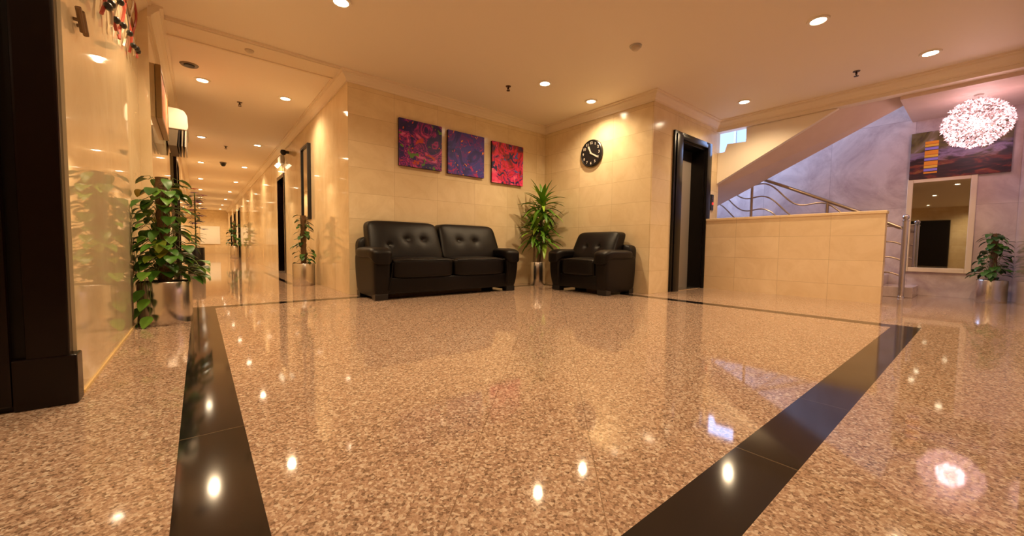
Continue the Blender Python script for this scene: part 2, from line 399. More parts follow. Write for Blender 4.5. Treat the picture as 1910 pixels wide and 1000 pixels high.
# railing
rl = thing('stair_railing', 'brushed steel stair railing with wavy bars and a ball-topped newel', 'railing', (6.99, .66, 0))
RB = (6.99, .66, 0)
def rz(y): return .925+(y-.66)*.485
def rpart(name, bm, mat=CHROME):
    o = obj(name, bm, mat, rl, smooth=True); local(o, RB); return o
bm = bmesh.new(); tube(bm, [(6.99, .66, 0), (6.99, .66, .98)], .03, 16); rpart('newel_post', bm, STEEL)
bm = bmesh.new(); lathe(bm, [(0, -.03), (.034, -.025), (.036, -.01), (.022, 0), (.03, .012), (.036, .03), (.03, .05), (.014, .062), (0, .066)], 6.99, .66, 20, 1.0); rpart('ball_cap', bm)
bm = bmesh.new(); lathe(bm, [(0, .0), (.036, 0), (.036, .012), (.03, .02), (0, .02)], 6.99, .66, 20, 0.0); rpart('floor_flange', bm)
HM = plain('handrail_steel', (.42, .33, .26), .28, .9)
bm = bmesh.new(); tube(bm, [(6.99, .70, rz(.66)-.03), (6.99, 1.1, rz(1.1)-.02), (6.99, 2.0, rz(2.0)), (6.99, 3.05, rz(3.05))], .024, 14); rpart('handrail', bm, HM)
for y in (1.46, 2.44):
    bm = bmesh.new(); tube(bm, [(6.99, y, 0), (6.99, y, rz(y)-.02)], .02, 12); rpart('post', bm, HM)
for k, d in enumerate((.13, .33, .53, .73)):
    bm = bmesh.new(); pts = []
    for i in range(61):
        y = .68+2.3*i/60; pts.append((6.99, y, max(.1+(y-.6)*.45, rz(y)-d-.078*math.sin((y-.90)*2*PI/.75))))
    tube(bm, pts, .011, 8); rpart('wavy_bar', bm, HM)
# ================================================================ LIFT
LSTEEL = bumpy('lift_steel', (.50, .44, .38), .38, .55, 3, 0)
lf = thing('elevator_door', 'black framed lift entrance with steel sliding doors in the marble wall', 'elevator', (5.555, 2.73, 0))
LB = (5.555, 2.73, 0)
def lpart(name, bm, mat, parent=lf):
    o = obj(name, bm, mat, parent, smooth=30); local(o, LB); return o
bm = bmesh.new(); fo = 2.698
for a, b, c, d in ((4.985, 5.185, 0, 2.19), (5.925, 6.10, 0, 2.19), (5.185, 5.925, 2.095, 2.19)): box(bm, a, b, fo, 2.727, c, d, r=.006)
box(bm, 5.03, 5.185, fo-.016, fo, 0, 2.15, r=.005); box(bm, 5.925, 6.05, fo-.016, fo, 0, 2.15, r=.005); box(bm, 5.185, 5.925, fo-.016, fo, 2.095, 2.15, r=.005)
lpart('frame', bm, WOODB)
bm = bmesh.new(); box(bm, 5.181, 5.20, 2.728, 2.94, 0, 2.09); box(bm, 5.91, 5.929, 2.728, 2.94, 0, 2.09); box(bm, 5.20, 5.91, 2.728, 2.94, 2.07, 2.09); lpart('jamb', bm, WOODB)
lpart('transom', bx(5.20, 5.91, 2.915, 2.94, 1.92, 2.07), BLACK)
bm = bmesh.new(); box(bm, 5.555, 5.91, 2.925, 2.945, .005, 1.92); lpart('door_panel', bm, LSTEEL)
bm = bmesh.new(); box(bm, 5.20, 5.552, 2.905, 2.924, .005, 1.92); box(bm, 5.53, 5.552, 2.895, 2.905, .005, 1.92); lpart('door_panel', bm, LSTEEL)
lpart('sill', bx(5.20, 5.91, 2.72, 2.93, .0, .006), STEEL)
cp = thing('call_button_panel', 'small dark lift call panel with a red lit button beside the lift', 'button panel', (6.20, 2.728, 1.33))
obj('plate', bx(-.04, .04, -.018, 0, -.13, .11, r=.004), BLACK, cp); obj('button', bx(-.02, .02, -.026, -.017, -.05, -.01, r=.004), emit('red_glow', (1, .03, .02), 1.2), cp)
obj('display', bx(-.025, .025, -.022, -.017, .03, .08), plain('display', (.05, .02, .02), .2), cp)
# ================================================================ DOWNLIGHTS
def lampparts():
    a = bmesh.new(); lathe(a, [(.054, -.004), (.058, -.012), (.078, -.012), (.082, 0), (.054, 0)], n=32); a.faces.ensure_lookup_table()
    b = bmesh.new(); lathe(b, [(0, -.009), (.03, -.009), (.053, -.006), (.053, -.001), (0, -.001)], n=28)
    return a, b
proto = None
SP = bpy.data.lights.new('downlight_beam', 'SPOT'); SP.energy = LAMP_W; SP.color = LAMP_COL; SP.spot_size = R(150); SP.spot_blend = .9; SP.shadow_soft_size = .032
def lamp(x, y, label, group, z=CEIL):
    global proto
    if proto is None:
        t = thing('downlight', label, 'ceiling light', (x, y, z), 0, group); a, b = lampparts()
        p1 = obj('trim_ring', a, RING, t, smooth=True); p2 = obj('lens', b, LAMPM, t, smooth=True); proto = (t, p1, p2)
        g = bpy.data.objects.new('beam', SP); C.objects.link(g); g.parent = t; g.location = (0, 0, -.03); proto = (t, p1, p2, g)
        return t
    t = proto[0].copy(); C.objects.link(t); t.location = (x, y, z); t['label'] = label; t['group'] = group
    for p in proto[1:]:
        c = p.copy(); C.objects.link(c); c.parent = t
    return t
G1 = 'recessed downlights in the lobby ceiling'; G2 = 'recessed downlights along the corridor ceiling'
lamp(.94, 3.40, 'round lobby downlight cut by the top edge, nearest the corridor mouth', G1)
lamp(3.27, 3.44, 'round lobby downlight before the tallest plant, next to a dark sprinkler', G1)
lamp(4.13, 3.44, 'round lobby downlight close to the clock wall, above the clock', G1)
lamp(5.67, 2.12, 'round lobby downlight just in front of the lift', G1)
lamp(4.16, 1.0, 'largest round downlight in the right half of the lobby ceiling', G1)
lamp(5.66, .44, 'round lobby downlight nearest the globe chandelier, above the low wall', G1)
lamp(.09, 3.40, 'lobby downlight above the near end of the left black floor band', G1)
for x, y in ((3.6, .45), (1.7, 1.0), (.65, 1.0), (5.0, -.05), (-1.6, .6), (-4.4, 1.2), (-4.4, -.4), (-8.9, 2.9), (-8.9, .3), (-8.3, 1.6), (2.1, 2.3)):  # lamps close to the far-left wall are added to brighten it in the mirror
    if (x, y) == (5.0, -.05) or (x, y) == (2.1, 2.3): continue
    lamp(x, y, 'round ceiling downlight behind or beside the viewpoint, some seen in reflections, some added for light', 'downlights outside the frame')
OD = ['first', 'second', 'third', 'fourth', 'fifth', 'sixth', 'seventh', 'eighth']
for k, y in enumerate((6.08, 9.28, 12.14, 15.2, 18.2, 21.35, 24.6, 27.6)):
    lamp(.075, y, 'round corridor downlight of the left row, %s from the lobby' % OD[k], G2)
    lamp(.95, y, 'round corridor downlight of the right row, %s from the lobby' % OD[k], G2)
# ================================================================ CEILING FITTINGS
def detector(x, y, label):
    t = thing('smoke_detector', label, 'smoke detector', (x, y, CEIL))
    bm = bmesh.new(); lathe(bm, [(0, -.012), (.055, -.012), (.058, 0), (0, 0)], n=28); obj('base', bm, WHITE, t, smooth=True)
    bm = bmesh.new(); lathe(bm, [(0, -.045), (.025, -.043), (.04, -.03), (.042, -.012), (0, -.012)], n=28); obj('sensor_dome', bm, plain('beige_plastic', (.6, .52, .42), .4), t, smooth=True)
detector(.44, 4.80, 'pale round smoke detector on the moulding across the corridor mouth')
detector(3.35, 2.25, 'pale round smoke detector in the middle of the lobby ceiling')
t = thing('ceiling_vent', 'dark slotted round vent in the corridor ceiling near the left wall', 'vent', (-.04, 5.67, CEIL))
bm = bmesh.new(); lathe(bm, [(0, -.006), (.06, -.006), (.075, -.012), (.085, 0), (0, 0)], n=28); obj('plate', bm, GREY, t, smooth=True)
bm = bmesh.new(); lathe(bm, [(0, -.02), (.045, -.018), (.05, -.006), (0, -.006)], n=24); obj('cone', bm, BLACK, t, smooth=True)
def sprinkler(x, y, label):
    t = thing('sprinkler_head', label, 'sprinkler', (x, y, CEIL))
    bm = bmesh.new(); lathe(bm, [(0, -.006), (.03, -.006), (.033, 0), (0, 0)], n=20); obj('escutcheon', bm, plain('brass_dark', (.12, .08, .05), .3, .8), t, smooth=True)
    bm = bmesh.new(); lathe(bm, [(.009, -.006), (.009, -.03), (.012, -.035), (0, -.035)], n=12)
    for s in (-1, 1): tube(bm, [(s*.008, 0, -.02), (s*.016, 0, -.035), (s*.004, 0, -.052)], .003, 6)
    lathe(bm, [(0, -.050), (.022, -.052), (.022, -.055), (0, -.056)], n=16); obj('deflector', bm, plain('bronze', (.06, .04, .03), .35, .8), t, smooth=True)
for x, y, l in ((.485, 6.68, 'small dark sprinkler head between the first corridor downlights'), (.463, 9.84, 'small dark sprinkler head beyond the second corridor downlights'),
                (2.995, 3.80, 'small dark sprinkler head above the three canvases'), (5.64, .99, 'small dark sprinkler head above the low wall beside the stairs')): sprinkler(x, y, l)
t = thing('dome_camera', 'small black dome camera hanging from the corridor ceiling', 'security camera', (.495, 11.8, CEIL))
bm = bmesh.new(); lathe(bm, [(0, -.03), (.065, -.03), (.07, 0), (0, 0)], n=24); obj('base', bm, GREY, t, smooth=True)
bm = bmesh.new(); lathe(bm, [(0, -.10), (.03, -.092), (.052, -.065), (.058, -.03), (0, -.03)], n=24); obj('dome', bm, plain('smoked_dome', (.01, .01, .012), .08), t, smooth=True)
# corridor wall fittings
t = thing('emergency_light', 'white emergency light with two lit lamps above the near corridor door', 'emergency light', (1.36, 9.1, 2.26))
obj('housing', bx(-.07, 0, -.16, .16, -.06, .10, r=.01), WHITE, t)
for s in (-.09, .09):
    bm = bmesh.new(); tube(bm, [(-.07, s, -.06), (-.11, s, -.10)], [.03, .042], 16); obj('lamp_head', bm, emit('warm_lamp', (1, .8, .5), 3), t, smooth=True)
t = thing('wall_camera', 'small dark round camera on the corridor wall beside the emergency light', 'security camera', (1.36, 8.45, 2.33))
bm = bmesh.new(); tube(bm, [(0, 0, 0), (-.05, 0, 0)], .03, 14); obj('bracket', bm, BLACK, t)
bm = bmesh.new(); lathe(bm, [(0, -.07), (.03, -.06), (.048, -.03), (.05, 0), (.04, .03), (0, .04)], -.09, 0, 20); obj('dome', bm, BLACK, t, smooth=True)
t = thing('framed_mirror', 'tall black framed mirror on the corridor wall above the small potted vine', 'mirror', (1.36, 6.86, 1.56))
bm = bmesh.new()
for a, b, c, d in ((-.26, -.22, -.58, .58), (.22, .26, -.58, .58), (-.22, .22, -.58, -.54), (-.22, .22, .54, .58)): box(bm, -.05, 0, a, b, c, d, r=.004)
obj('frame', bm, BLACK, t); obj('glass', bx(-.03, -.01, -.22, .22, -.54, .54), MIRR, t)
tag(obj('notice_board', bx(.05, .98, 28.96, 28.995, .55, 1.62, r=.008), BOARD), 'pale blank board on the end wall of the corridor', 'board')
# ================================================================ LEFT WALL THINGS
t = thing('framed_picture', 'framed picture with an orange-red face high on the left marble wall', 'picture', (-.29, 5.55, 2.02))
bm = bmesh.new()
for a, b, c, d in ((-.53, -.49, -.25, .25), (.49, .53, -.25, .25), (-.49, .49, -.25, -.21), (-.49, .49, .21, .25)): box(bm, 0.001, .045, a, b, c, d, r=.004)
obj('frame', bm, GOLD, t)
tt, c, o = painting('orange_canvas', 'y', [(.3, (.6, .12, .05)), (.5, (.85, .30, .15)), (.7, (.9, .6, .4))], 4, 2, 3.0); tt.P(Base_Color=c, Roughness=.5)
obj('canvas', bx(.01, .04, -.49, .49, -.21, .21), tt.m, t)
t = thing('air_conditioner', 'white wall-mounted air conditioner with a dark louvred outlet on the left wall', 'air conditioner', (-.29, 6.42, 2.02))
bm = bmesh.new(); prism(bm, [(0.001, -.02), (.20, -.02), (.215, .02), (.208, .16), (.18, .215), (.12, .235), (.001, .235)], 'y', 0, .82); bmesh.ops.bevel(bm, geom=[e for e in bm.edges], offset=.006, segments=2, affect='EDGES'); obj('body', bm, WHITE, t)
bm = bmesh.new(); prism(bm, [(0.02, -.225), (.10, -.225), (.12, -.021), (.001, -.021)], 'y', .01, .81); obj('outlet', bm, plain('dark_louvre', (.10, .075, .05), .45), t)
for k in range(3):
    bm = bmesh.new(); prism(bm, [(.112+.032*k, -.225), (.126+.032*k, -.225), (.138+.03*k, -.021), (.124+.03*k, -.021)], 'y', .01, .81); obj('louvre', bm, (BLACK, GREY, WHITE)[k], t)
# wall sculpture of thin rods and dark beads
t = thing('wall_sculpture', 'wall sculpture of thin red and silver rods with dark beads on the left wall', 'wall sculpture', (-.36, 3.1, 1.9))
rod = {'r': plain('red_rod', (.42, .07, .05), .3), 's': plain('silver_rod', (.7, .62, .52), .2, .9)}
rr = random.Random(4)
for k in range(9):
    y0 = -.36+.17*k; bm = bmesh.new(); zb = -.22+.035*k
    pts = [(.020+.012*math.sin(i*.9+k), y0+.03*math.sin(i*.7+k*1.3), zb+(.60)*i/12) for i in range(13)]
    tube(bm, pts, .008, 8); obj('rod', bm, rod['r' if k % 2 == 0 else 's'], t, smooth=True)
    bm = bmesh.new(); cc = pts[rr.choice((1, 2, 4))]; bmesh.ops.create_icosphere(bm, subdivisions=2, radius=.018, matrix=Matrix.Translation(Vector(cc)+Vector((.012, 0, 0))) @ Matrix.Scale(1.7, 4, (0, 1, 0))); obj('bead', bm, BLACK, t, smooth=True)
bm = bmesh.new(); box(bm, .001, .02, -.40, 1.05, .30, .315); obj('crossbar', bm, plain('bronze_bar', (.35, .22, .12), .3, .7), t)
t = thing('wall_bracket', 'two short slanted dark metal bars on the left wall beside the dark frame', 'bracket', (-.36, 2.29, 1.45))
for k in range(2):
    bm = bmesh.new(); tube(bm, [(.02, -.05+.06*k, .03+.01*k), (.02, .02+.06*k, -.035+.01*k)], .009, 8); box(bm, .0005, .02, -.02+.06*k, -.01+.06*k, -.01, .0); obj('bar', bm, plain('aged_bronze', (.2, .13, .07), .35, .8), t)
# dark door frame further down the left wall
bm = bmesh.new()
for a, b, c, d in ((8.15, 8.23, 0, 2.0), (9.05, 9.13, 0, 2.0), (8.23, 9.05, 1.92, 2.0)): box(bm, -.291, -.25, a, b, c, d, r=.004)
f = struct('door_8', bm, WOOD); struct('door_leaf', bx(-.291, -.27, 8.23, 9.05, 0, 1.92), WOODB, f)
# ================================================================ SOFAS
def leather_body(name, label, cat, loc, rz, W, D, n, top, ctop, group=None):
    t = thing(name, label, cat, loc, rz, group)
    aw = .22
    # front is -y, back +y, origin at centre of the footprint
    y0, y1 = -D/2, D/2
    bm = bmesh.new(); box(bm, -W/2+.10, W/2-.10, y0+.05, y1-.02, .06, .24, r=.018, seg=3); obj('base', bm, LEATH, t, smooth=True)
    def bk(q, s):
        return s+Vector((0, .03*(s.z/.3), 0))
    bm = bmesh.new(); pillow(bm, -W/2+.03, W/2-.03, y1-.19, y1-.03, .10, top, e=9, n=14, fn=lambda q, s: s+Vector((0, .03*q.z, 0))); obj('back_frame', bm, LEATH, t, smooth=True)
    iw = (W-2*aw)/n
    for i in range(n):
        a = -W/2+aw+iw*i; b = a+iw
        bm = bmesh.new()
        def sf(q, s):
            z = s.z
            if q.z > 0: z += .018*(1-q.x**2)*(1-q.y**2)
            return Vector((s.x, s.y-.012*(1-q.x**2)*(q.y < 0), z))
        pillow(bm, a+.002, b-.002, y0+.02, y1-.16, .225, .445, e=8, n=16, fn=sf); cu = obj('seat_cushion', bm, LEATH, t, smooth=True)
        bm = bmesh.new(); zz = .425
        tube(bm, [(a+.03, y0+.018, zz), ((a+b)/2, y0+.004, zz+.006), (b-.03, y0+.018, zz)], .005, 6); obj('piping', bm, LEATH, cu, smooth=True)
        # back cushion, tufted
        bw = (W-2*.09)/n if n > 1 else W-.30
        ca = (-W/2+.09+bw*i) if n > 1 else -bw/2
        cb = ca+bw; hz = (ctop-.40)/2
        nt = 3 if bw > .75 else 2
        tuft = [((-.42+.84*k/(nt-1)) if nt > 1 else 0, .12) for k in range(nt)]
        if n > 1: tuft = [(-.5, -.18), (-.02, .1), (.46, .1)] if i == 0 else [(-.42, .1), (.12, .1)]
        else: tuft = [(-.3, .02), (.3, .02)]
        def bf(q, s, tuft=tuft, bw=bw, hz=hz):
            y = s.y-.035*(1-q.x**4)*(1-q.z**2)*(q.y < 0)
            for (tx, tz) in tuft:
                dx = (q.x-tx)*bw/2; dz = (q.z-tz)*hz; d2 = dx*dx+dz*dz
                if q.y < 0: y += .030*math.exp(-d2/.0006)+.014*math.exp(-d2/.006)
                # creases
                if q.y < 0: y += .008*math.exp(-(dx*dx)/.0002)*math.exp(-dz*dz/.008)*.6
            return Vector((s.x*(1-.03*q.z), y+.10*q.z, s.z))
        bm = bmesh.new(); pillow(bm, ca+.003, cb-.003, y1-.33, y1-.13, .40, ctop, e=8, n=34, fn=bf); bc = obj('back_cushion', bm, LEATH, t, smooth=True)
        cy = y1-.23; 
        for (tx, tz) in tuft:
            bm = bmesh.new(); zc = .40+hz+tz*hz
            bmesh.ops.create_icosphere(bm, subdivisions=2, radius=.013, matrix=Matrix.Translation(((ca+cb)/2+tx*bw/2, cy-.10-.035+.046+.10*tz, zc)) @ Matrix.Scale(.5, 4, (0, 1, 0)))
            obj('button', bm, LEATH, bc, smooth=True)
    for s in (-1, 1):
        # arm: body narrowing to the foot, rounded
        xo = s*W/2; xi = s*(W/2-aw); lo, hi = min(xo, xi), max(xo, xi)
        bm = bmesh.new()
        def af(q, s_, s=s):
            k = (1-q.z)/2
            return Vector((s_.x-s*.03*k*k*(1 if q.x*s > 0 else .3)-(0), s_.y+.035*k*k*(q.y < 0)+.015*math.sin((q.z+1)*PI/2)*(-1 if q.y < 0 else 0), s_.z))
        pillow(bm, lo+.015, hi-.015, y0+.02, y1-.04, .025, .50, e=10, n=14, fn=af); ar = obj('armrest', bm, LEATH, t, smooth=True)
        bm = bmesh.new()
        def pf(q, s_):
            z = s_.z+.015*(1-q.x**2)*(q.z > 0)
            k = max(0, (-q.y-.55)/.45)
            return Vector((s_.x*(1+.04*k), s_.y, z-.03*k*k-.06*k*k*(q.z < 0)))
        pillow(bm, lo-.012, hi+.012, y0-.02, y1-.12, .445, .555, e=4.5, n=16, fn=pf); obj('arm_pad', bm, LEATH, ar, smooth=True)
        bm = bmesh.new(); tube(bm, [(xi-s*.0, y0+.012, .40), (xi+s*.015, y0+.008, .25), (xi+s*.03, y0+.025, .10)], .006, 6); obj('piping', bm, LEATH, ar, smooth=True)
        for yy in (y0+.04, y1-.16):
            bm = bx(s*(W/2-.115)-.07, s*(W/2-.115)+.07, yy+.01, yy+.11, 0, .07, r=.008); obj('foot', bm, BLACK, t)
    return t
leather_body('leather_sofa', 'black leather two-seat sofa with tufted back cushions against the marble wall', 'sofa', (2.36, 4.30, 0), 0, 1.98, .70, 2, .70, .875)
leather_body('leather_armchair', 'black leather armchair with tufted back beneath the wall clock', 'armchair', (4.13, 3.36, 0), -PI/2, 1.02, .68, 1, .64, .81)
# ================================================================ WALL ART AND CLOCK
cols = [
 ([(.28, (.010, .008, .09)), (.43, (.02, .01, .14)), (.48, (.06, .01, .16)), (.51, (.42, .02, .24)), (.55, (.02, .01, .14)), (.62, (.50, .03, .22)), (.68, (.62, .16, .40)), (.76, (.05, .01, .14))], 2.9, 2.2, 1.3, .10, (.67, (.10, .22, .04), .33, (.50, .06, .03)), 'canvas of purple and magenta swirls with green flecks, leftmost of three'),
 ([(.28, (.014, .012, .16)), (.44, (.03, .02, .24)), (.50, (.05, .04, .40)), (.54, (.16, .02, .26)), (.58, (.04, .04, .36)), (.66, (.06, .04, .36)), (.72, (.05, .24, .50))], 3.6, 1.6, 6.1, .02, (.71, (.85, .25, .03), .36, (.42, .02, .18)), 'mostly indigo abstract canvas with an orange fleck, middle of three'),
 ([(.26, (.02, .01, .10)), (.38, (.20, .006, .03)), (.44, (.55, .012, .04)), (.50, (.80, .015, .12)), (.55, (.03, .012, .12)), (.58, (.85, .02, .16)), (.66, (.90, .10, .26)), (.76, (.90, .34, .40))], 2.8, 2.2, 9.7, .10, (.68, (.06, .10, .45), .35, (.015, .01, .10)), 'bright red and pink abstract canvas, rightmost of three')]
for k, (x0, x1, z0, z1) in enumerate(((1.955, 2.55, 1.59, 2.175), (2.645, 3.24, 1.58, 2.165), (3.385, 3.985, 1.545, 2.15))):
    stp, sc, di, sd, gr, sp, lb = cols[k]
    tt, c, o = painting('abstract_%d' % k, 'x', stp, sc, di, sd, sp, gr); tt.P(Base_Color=c, Roughness=.45)
    t = thing('canvas_painting', lb, 'painting', ((x0+x1)/2, 4.70, (z0+z1)/2), 0, 'three abstract canvases above the sofa')
    hw, hh = (x1-x0)/2, (z1-z0)/2
    obj('canvas', bx(-hw, hw, -.045, -.03, -hh, hh, r=.002), tt.m, t)
    obj('stretcher', bx(-hw+.001, hw-.001, -.03, -.001, -hh+.001, hh-.001), plain('canvas_edge', (.02, .01, .03), .6), t)
ck = thing('wall_clock', 'round black wall clock with pale numerals and hands', 'clock', (4.5, 3.70, 1.97))
def rotbm(bm): bmesh.ops.rotate(bm, verts=bm.verts[:], cent=(0, 0, 0), matrix=Matrix.Rotation(-PI/2, 3, 'Y')); return bm
bm = bmesh.new(); lathe(bm, [(0, .001), (.192, .001), (.197, .01), (.195, .032), (.183, .04), (.178, .03), (0, .03)], n=64); obj('case', rotbm(bm), BLACK, ck, smooth=True)
PALE = plain('pale_marking', (.62, .56, .48), .4)
# face coords: right = -Y world (seen from -X), up = +Z
def onface(u, v, d): return Vector((-d, -u, v))
def flat(pts, d0, d1):
    bm = bmesh.new(); A = [bm.verts.new(onface(u, v, d0)) for u, v in pts]; B = [bm.verts.new(onface(u, v, d1)) for u, v in pts]
    bm.faces.new(A); bm.faces.new(B[::-1])
    for i in range(len(pts)):
        j = (i+1) % len(pts); bm.faces.new((A[i], B[i], B[j], A[j]))
    return bm
def hand(ang, L, w0, w1):
    a = R(ang); d = (math.sin(a), math.cos(a)); p = (d[1], -d[0])
    return [(-d[0]*.02+p[0]*w0, -d[1]*.02+p[1]*w0), (d[0]*L+p[0]*w1, d[1]*L+p[1]*w1), (d[0]*L-p[0]*w1, d[1]*L-p[1]*w1), (-d[0]*.02-p[0]*w0, -d[1]*.02-p[1]*w0)]
obj('hour_hand', flat(hand(334, .11, .008, .013), .034, .037), PALE, ck); obj('minute_hand', flat(hand(120, .135, .007, .011), .038, .041), PALE, ck)
bm = bmesh.new(); lathe(bm, [(0, .044), (.012, .043), (.012, .031), (0, .031)], n=20); obj('hub', rotbm(bm), PALE, ck)
for k in range(1, 13):
    cu = bpy.data.curves.new('numeral', 'FONT'); cu.body = str(k); cu.size = .052; cu.align_x = 'CENTER'; cu.align_y = 'CENTER'; cu.extrude = .001; cu.offset = .001
    tmp = bpy.data.objects.new('tmp', cu); C.objects.link(tmp); dg = bpy.context.evaluated_depsgraph_get()
    me = bpy.data.meshes.new_from_object(tmp.evaluated_get(dg)); bpy.data.objects.remove(tmp)
    a = R(30*k)
    for v in me.vertices: v.co = onface(v.co.x+.145*math.sin(a), v.co.y+.145*math.cos(a), .033+v.co.z)
    me.materials.clear(); me.materials.append(PALE); o = bpy.data.objects.new('numeral', me); C.objects.link(o); o.parent = ck
# mirror on the veined wall
t = thing('wall_mirror', 'cream framed rectangular mirror on the veined wall beneath the large painting', 'mirror', (7.65, .415, .955))
bm = bmesh.new()
for a, b, c, d in ((-.31, -.255, -.635, .635), (.255, .31, -.635, .635), (-.255, .255, -.635, -.575), (-.255, .255, .575, .635)): box(bm, -.035, -.0005, a, b, c, d, r=.005)
obj('frame', bm, FRM, t); obj('glass', bx(-.02, -.005, -.255, .255, -.575, .575), MIRR, t)
# large painting
t = thing('large_painting', 'large dark abstract painting with a column of orange and violet stripes', 'painting', (7.65, .285, 1.91))
tt, c, o = painting('dark_abstract', 'y', [(.30, (.015, .01, .02)), (.46, (.04, .02, .04)), (.54, (.13, .10, .025)), (.66, (.22, .17, .10)), (.8, (.5, .4, .5))], 2.6, 1.6, 2.2)
X = tt.xyz(o); yy, zz = X[1], X[2]
n1 = tt.n('ShaderNodeTexNoise', None, Vector=tt.n('ShaderNodeMapping', None, Vector=o, Scale=(1, 3, 9)).outputs[0], Scale=1.5, Detail=5.0, Distortion=1.0).outputs[0]
low = tt.ramp(n1, [(.35, (.015, .006, .012)), (.5, (.05, .012, .02)), (.6, (.22, .03, .02)), (.7, (.30, .16, .04))])
lf_ = tt.n('ShaderNodeMapRange', None, _0=tt.M('ADD', zz, tt.M('MULTIPLY', n1, .30)), _1=.16, _2=.02, _3=0.0, _4=1.0).outputs[0]
c = tt.mix(lf_, c, low)
sw = tt.M('MAXIMUM', 0.0, tt.M('SUBTRACT', 1.0, tt.M('DIVIDE', tt.M('ABSOLUTE', tt.M('ADD', zz, tt.M('MULTIPLY', tt.M('SUBTRACT', n1, .45), .35))), .07)))
c = tt.mix(tt.M('MULTIPLY', sw, .75), c, (.34, .24, .42))
sm = tt.M('MULTIPLY', tt.M('LESS_THAN', tt.M('ABSOLUTE', tt.M('SUBTRACT', yy, .235)), .062), tt.M('MULTIPLY', tt.M('GREATER_THAN', zz, -.265), tt.M('LESS_THAN', zz, .16)))
sz = tt.M('FRACT', tt.M('MULTIPLY', tt.M('ADD', zz, 1.0), 7.1))
stc = tt.ramp(sz, [(0, (.85, .32, .02)), (.36, (.06, .02, .03)), (.44, (.30, .24, .75)), (.66, (.16, .08, .05)), (.74, (.85, .50, .04)), (.95, (.5, .08, .03))], 'CONSTANT')
c = tt.mix(sm, c, stc); tt.P(Base_Color=c, Roughness=.4)
obj('canvas', bx(-.04, -.028, -.43, .43, -.335, .29, r=.002), tt.m, t); obj('stretcher', bx(-.028, -.0005, -.428, .428, -.333, .288), plain('dark_edge', (.02, .012, .015), .6), t)
# ================================================================ CHANDELIER
CX, CY, CZ, CRD = 6.86, .135, 2.055, .255
t = thing('globe_chandelier', 'glowing globe chandelier of white blossoms hanging before the large painting', 'chandelier', (CX, CY, 2.37))
dz = CZ-2.37
bm = bmesh.new(); lathe(bm, [(0, -.02), (.035, -.018), (.04, 0), (0, 0)], n=28); obj('ceiling_rose', bm, WHITE, t, smooth=True)
bm = bmesh.new(); tube(bm, [(0, 0, -.02), (0, 0, dz+.02)], .006, 8); obj('rod', bm, CHROME, t)
bm = bmesh.new(); bmesh.ops.create_icosphere(bm, subdivisions=3, radius=.06, matrix=Matrix.Translation((0, 0, dz))); obj('bulb', bm, emit('chandelier_bulb', (1, .80, .76), 7), t, smooth=True)
bm = bmesh.new(); rr = random.Random(8); N = 420
for k in range(N):
    zf = 1-2*(k+.5)/N; a = k*2.39996; rxy = math.sqrt(1-zf*zf)
    nrm = Vector((rxy*math.cos(a), rxy*math.sin(a), zf)); c0 = nrm*(CRD+rr.uniform(-.02, .015))
    e1 = nrm.orthogonal().normalized(); e2 = nrm.cross(e1); ph = rr.random()*PI
    for p in range(5):
        b = ph+p*2*PI/5; d = e1*math.cos(b)+e2*math.sin(b); s = e2*math.cos(b)-e1*math.sin(b)
        q0 = c0-nrm*.012; q1 = c0+d*.014+s*.008+nrm*.004; q2 = c0+d*.028+nrm*rr.uniform(.006, .024); q3 = c0+d*.014-s*.008+nrm*.004
        vs = [bm.verts.new(v+Vector((0, 0, dz))) for v in (q0, q1, q2, q3)]; bm.faces.new(vs)
for v in bm.verts: pass
bt = NT('blossom_petal'); gi = bt.n('ShaderNodeNewGeometry')
bt.P(Base_Color=(.45, .34, .34), Roughness=.3, Emission_Color=(1, .62, .64), Emission_Strength=bt.M('ADD', .12, bt.M('MULTIPLY', bt.M('POWER', gi.outputs['Random Per Island'], 2.2), 3.4)))
o = obj('petals', bm, bt.m, t); o['kind'] = 'stuff'; o['label'] = 'small glowing white petals'
bm = bmesh.new()
for k in range(0, N, 8):
    zf = 1-2*(k+.5)/N; a = k*2.39996; rxy = math.sqrt(1-zf*zf); nrm = Vector((rxy*math.cos(a), rxy*math.sin(a), zf))
    tube(bm, [nrm*.055+Vector((0, 0, dz)), nrm*(CRD-.012)+Vector((0, 0, dz))], .0015, 4, cap=False)
obj('wire_frame', bm, CHROME, t)
L = bpy.data.lights.new('chandelier_light', 'POINT'); L.energy = CHAND_W; L.color = CHAND_COL; L.shadow_soft_size = .12
lo_ = bpy.data.objects.new('glow', L); C.objects.link(lo_); lo_.parent = t; lo_.location = (0, 0, dz)
# ================================================================ PLANTS
def leaf(bm, base, d, up, L, W, prof, n=6, droop=.5, fold=.25):
    """one leaf: blade strip folded along the midrib, bending towards the ground"""
    d = d.normalized(); p = base.copy(); step = L/n; rows = []
    for i in range(n+1):
        t = i/n; s = d.cross(up)
        if s.length < 1e-3: s = d.orthogonal()
        s.normalize(); nn = s.cross(d).normalized(); wd = prof(t)*W/2
        rows.append((bm.verts.new(p+s*wd+nn*wd*fold), bm.verts.new(p), bm.verts.new(p-s*wd+nn*wd*fold)))
        d = (d+Vector((0, 0, -1))*droop/n).normalized(); p = p+d*step
    for a, b in zip(rows, rows[1:]):
        bm.faces.new((a[0], a[1], b[1], b[0])); bm.faces.new((a[1], a[2], b[2], b[1]))
heart = lambda t: [.30, .88, 1.0, .92, .72, .42, .02][min(6, int(t*6+.5))]
blade = lambda t: max(.02, math.sin(PI*min(1, t*.9+.1))**.6*(1-t*.35))
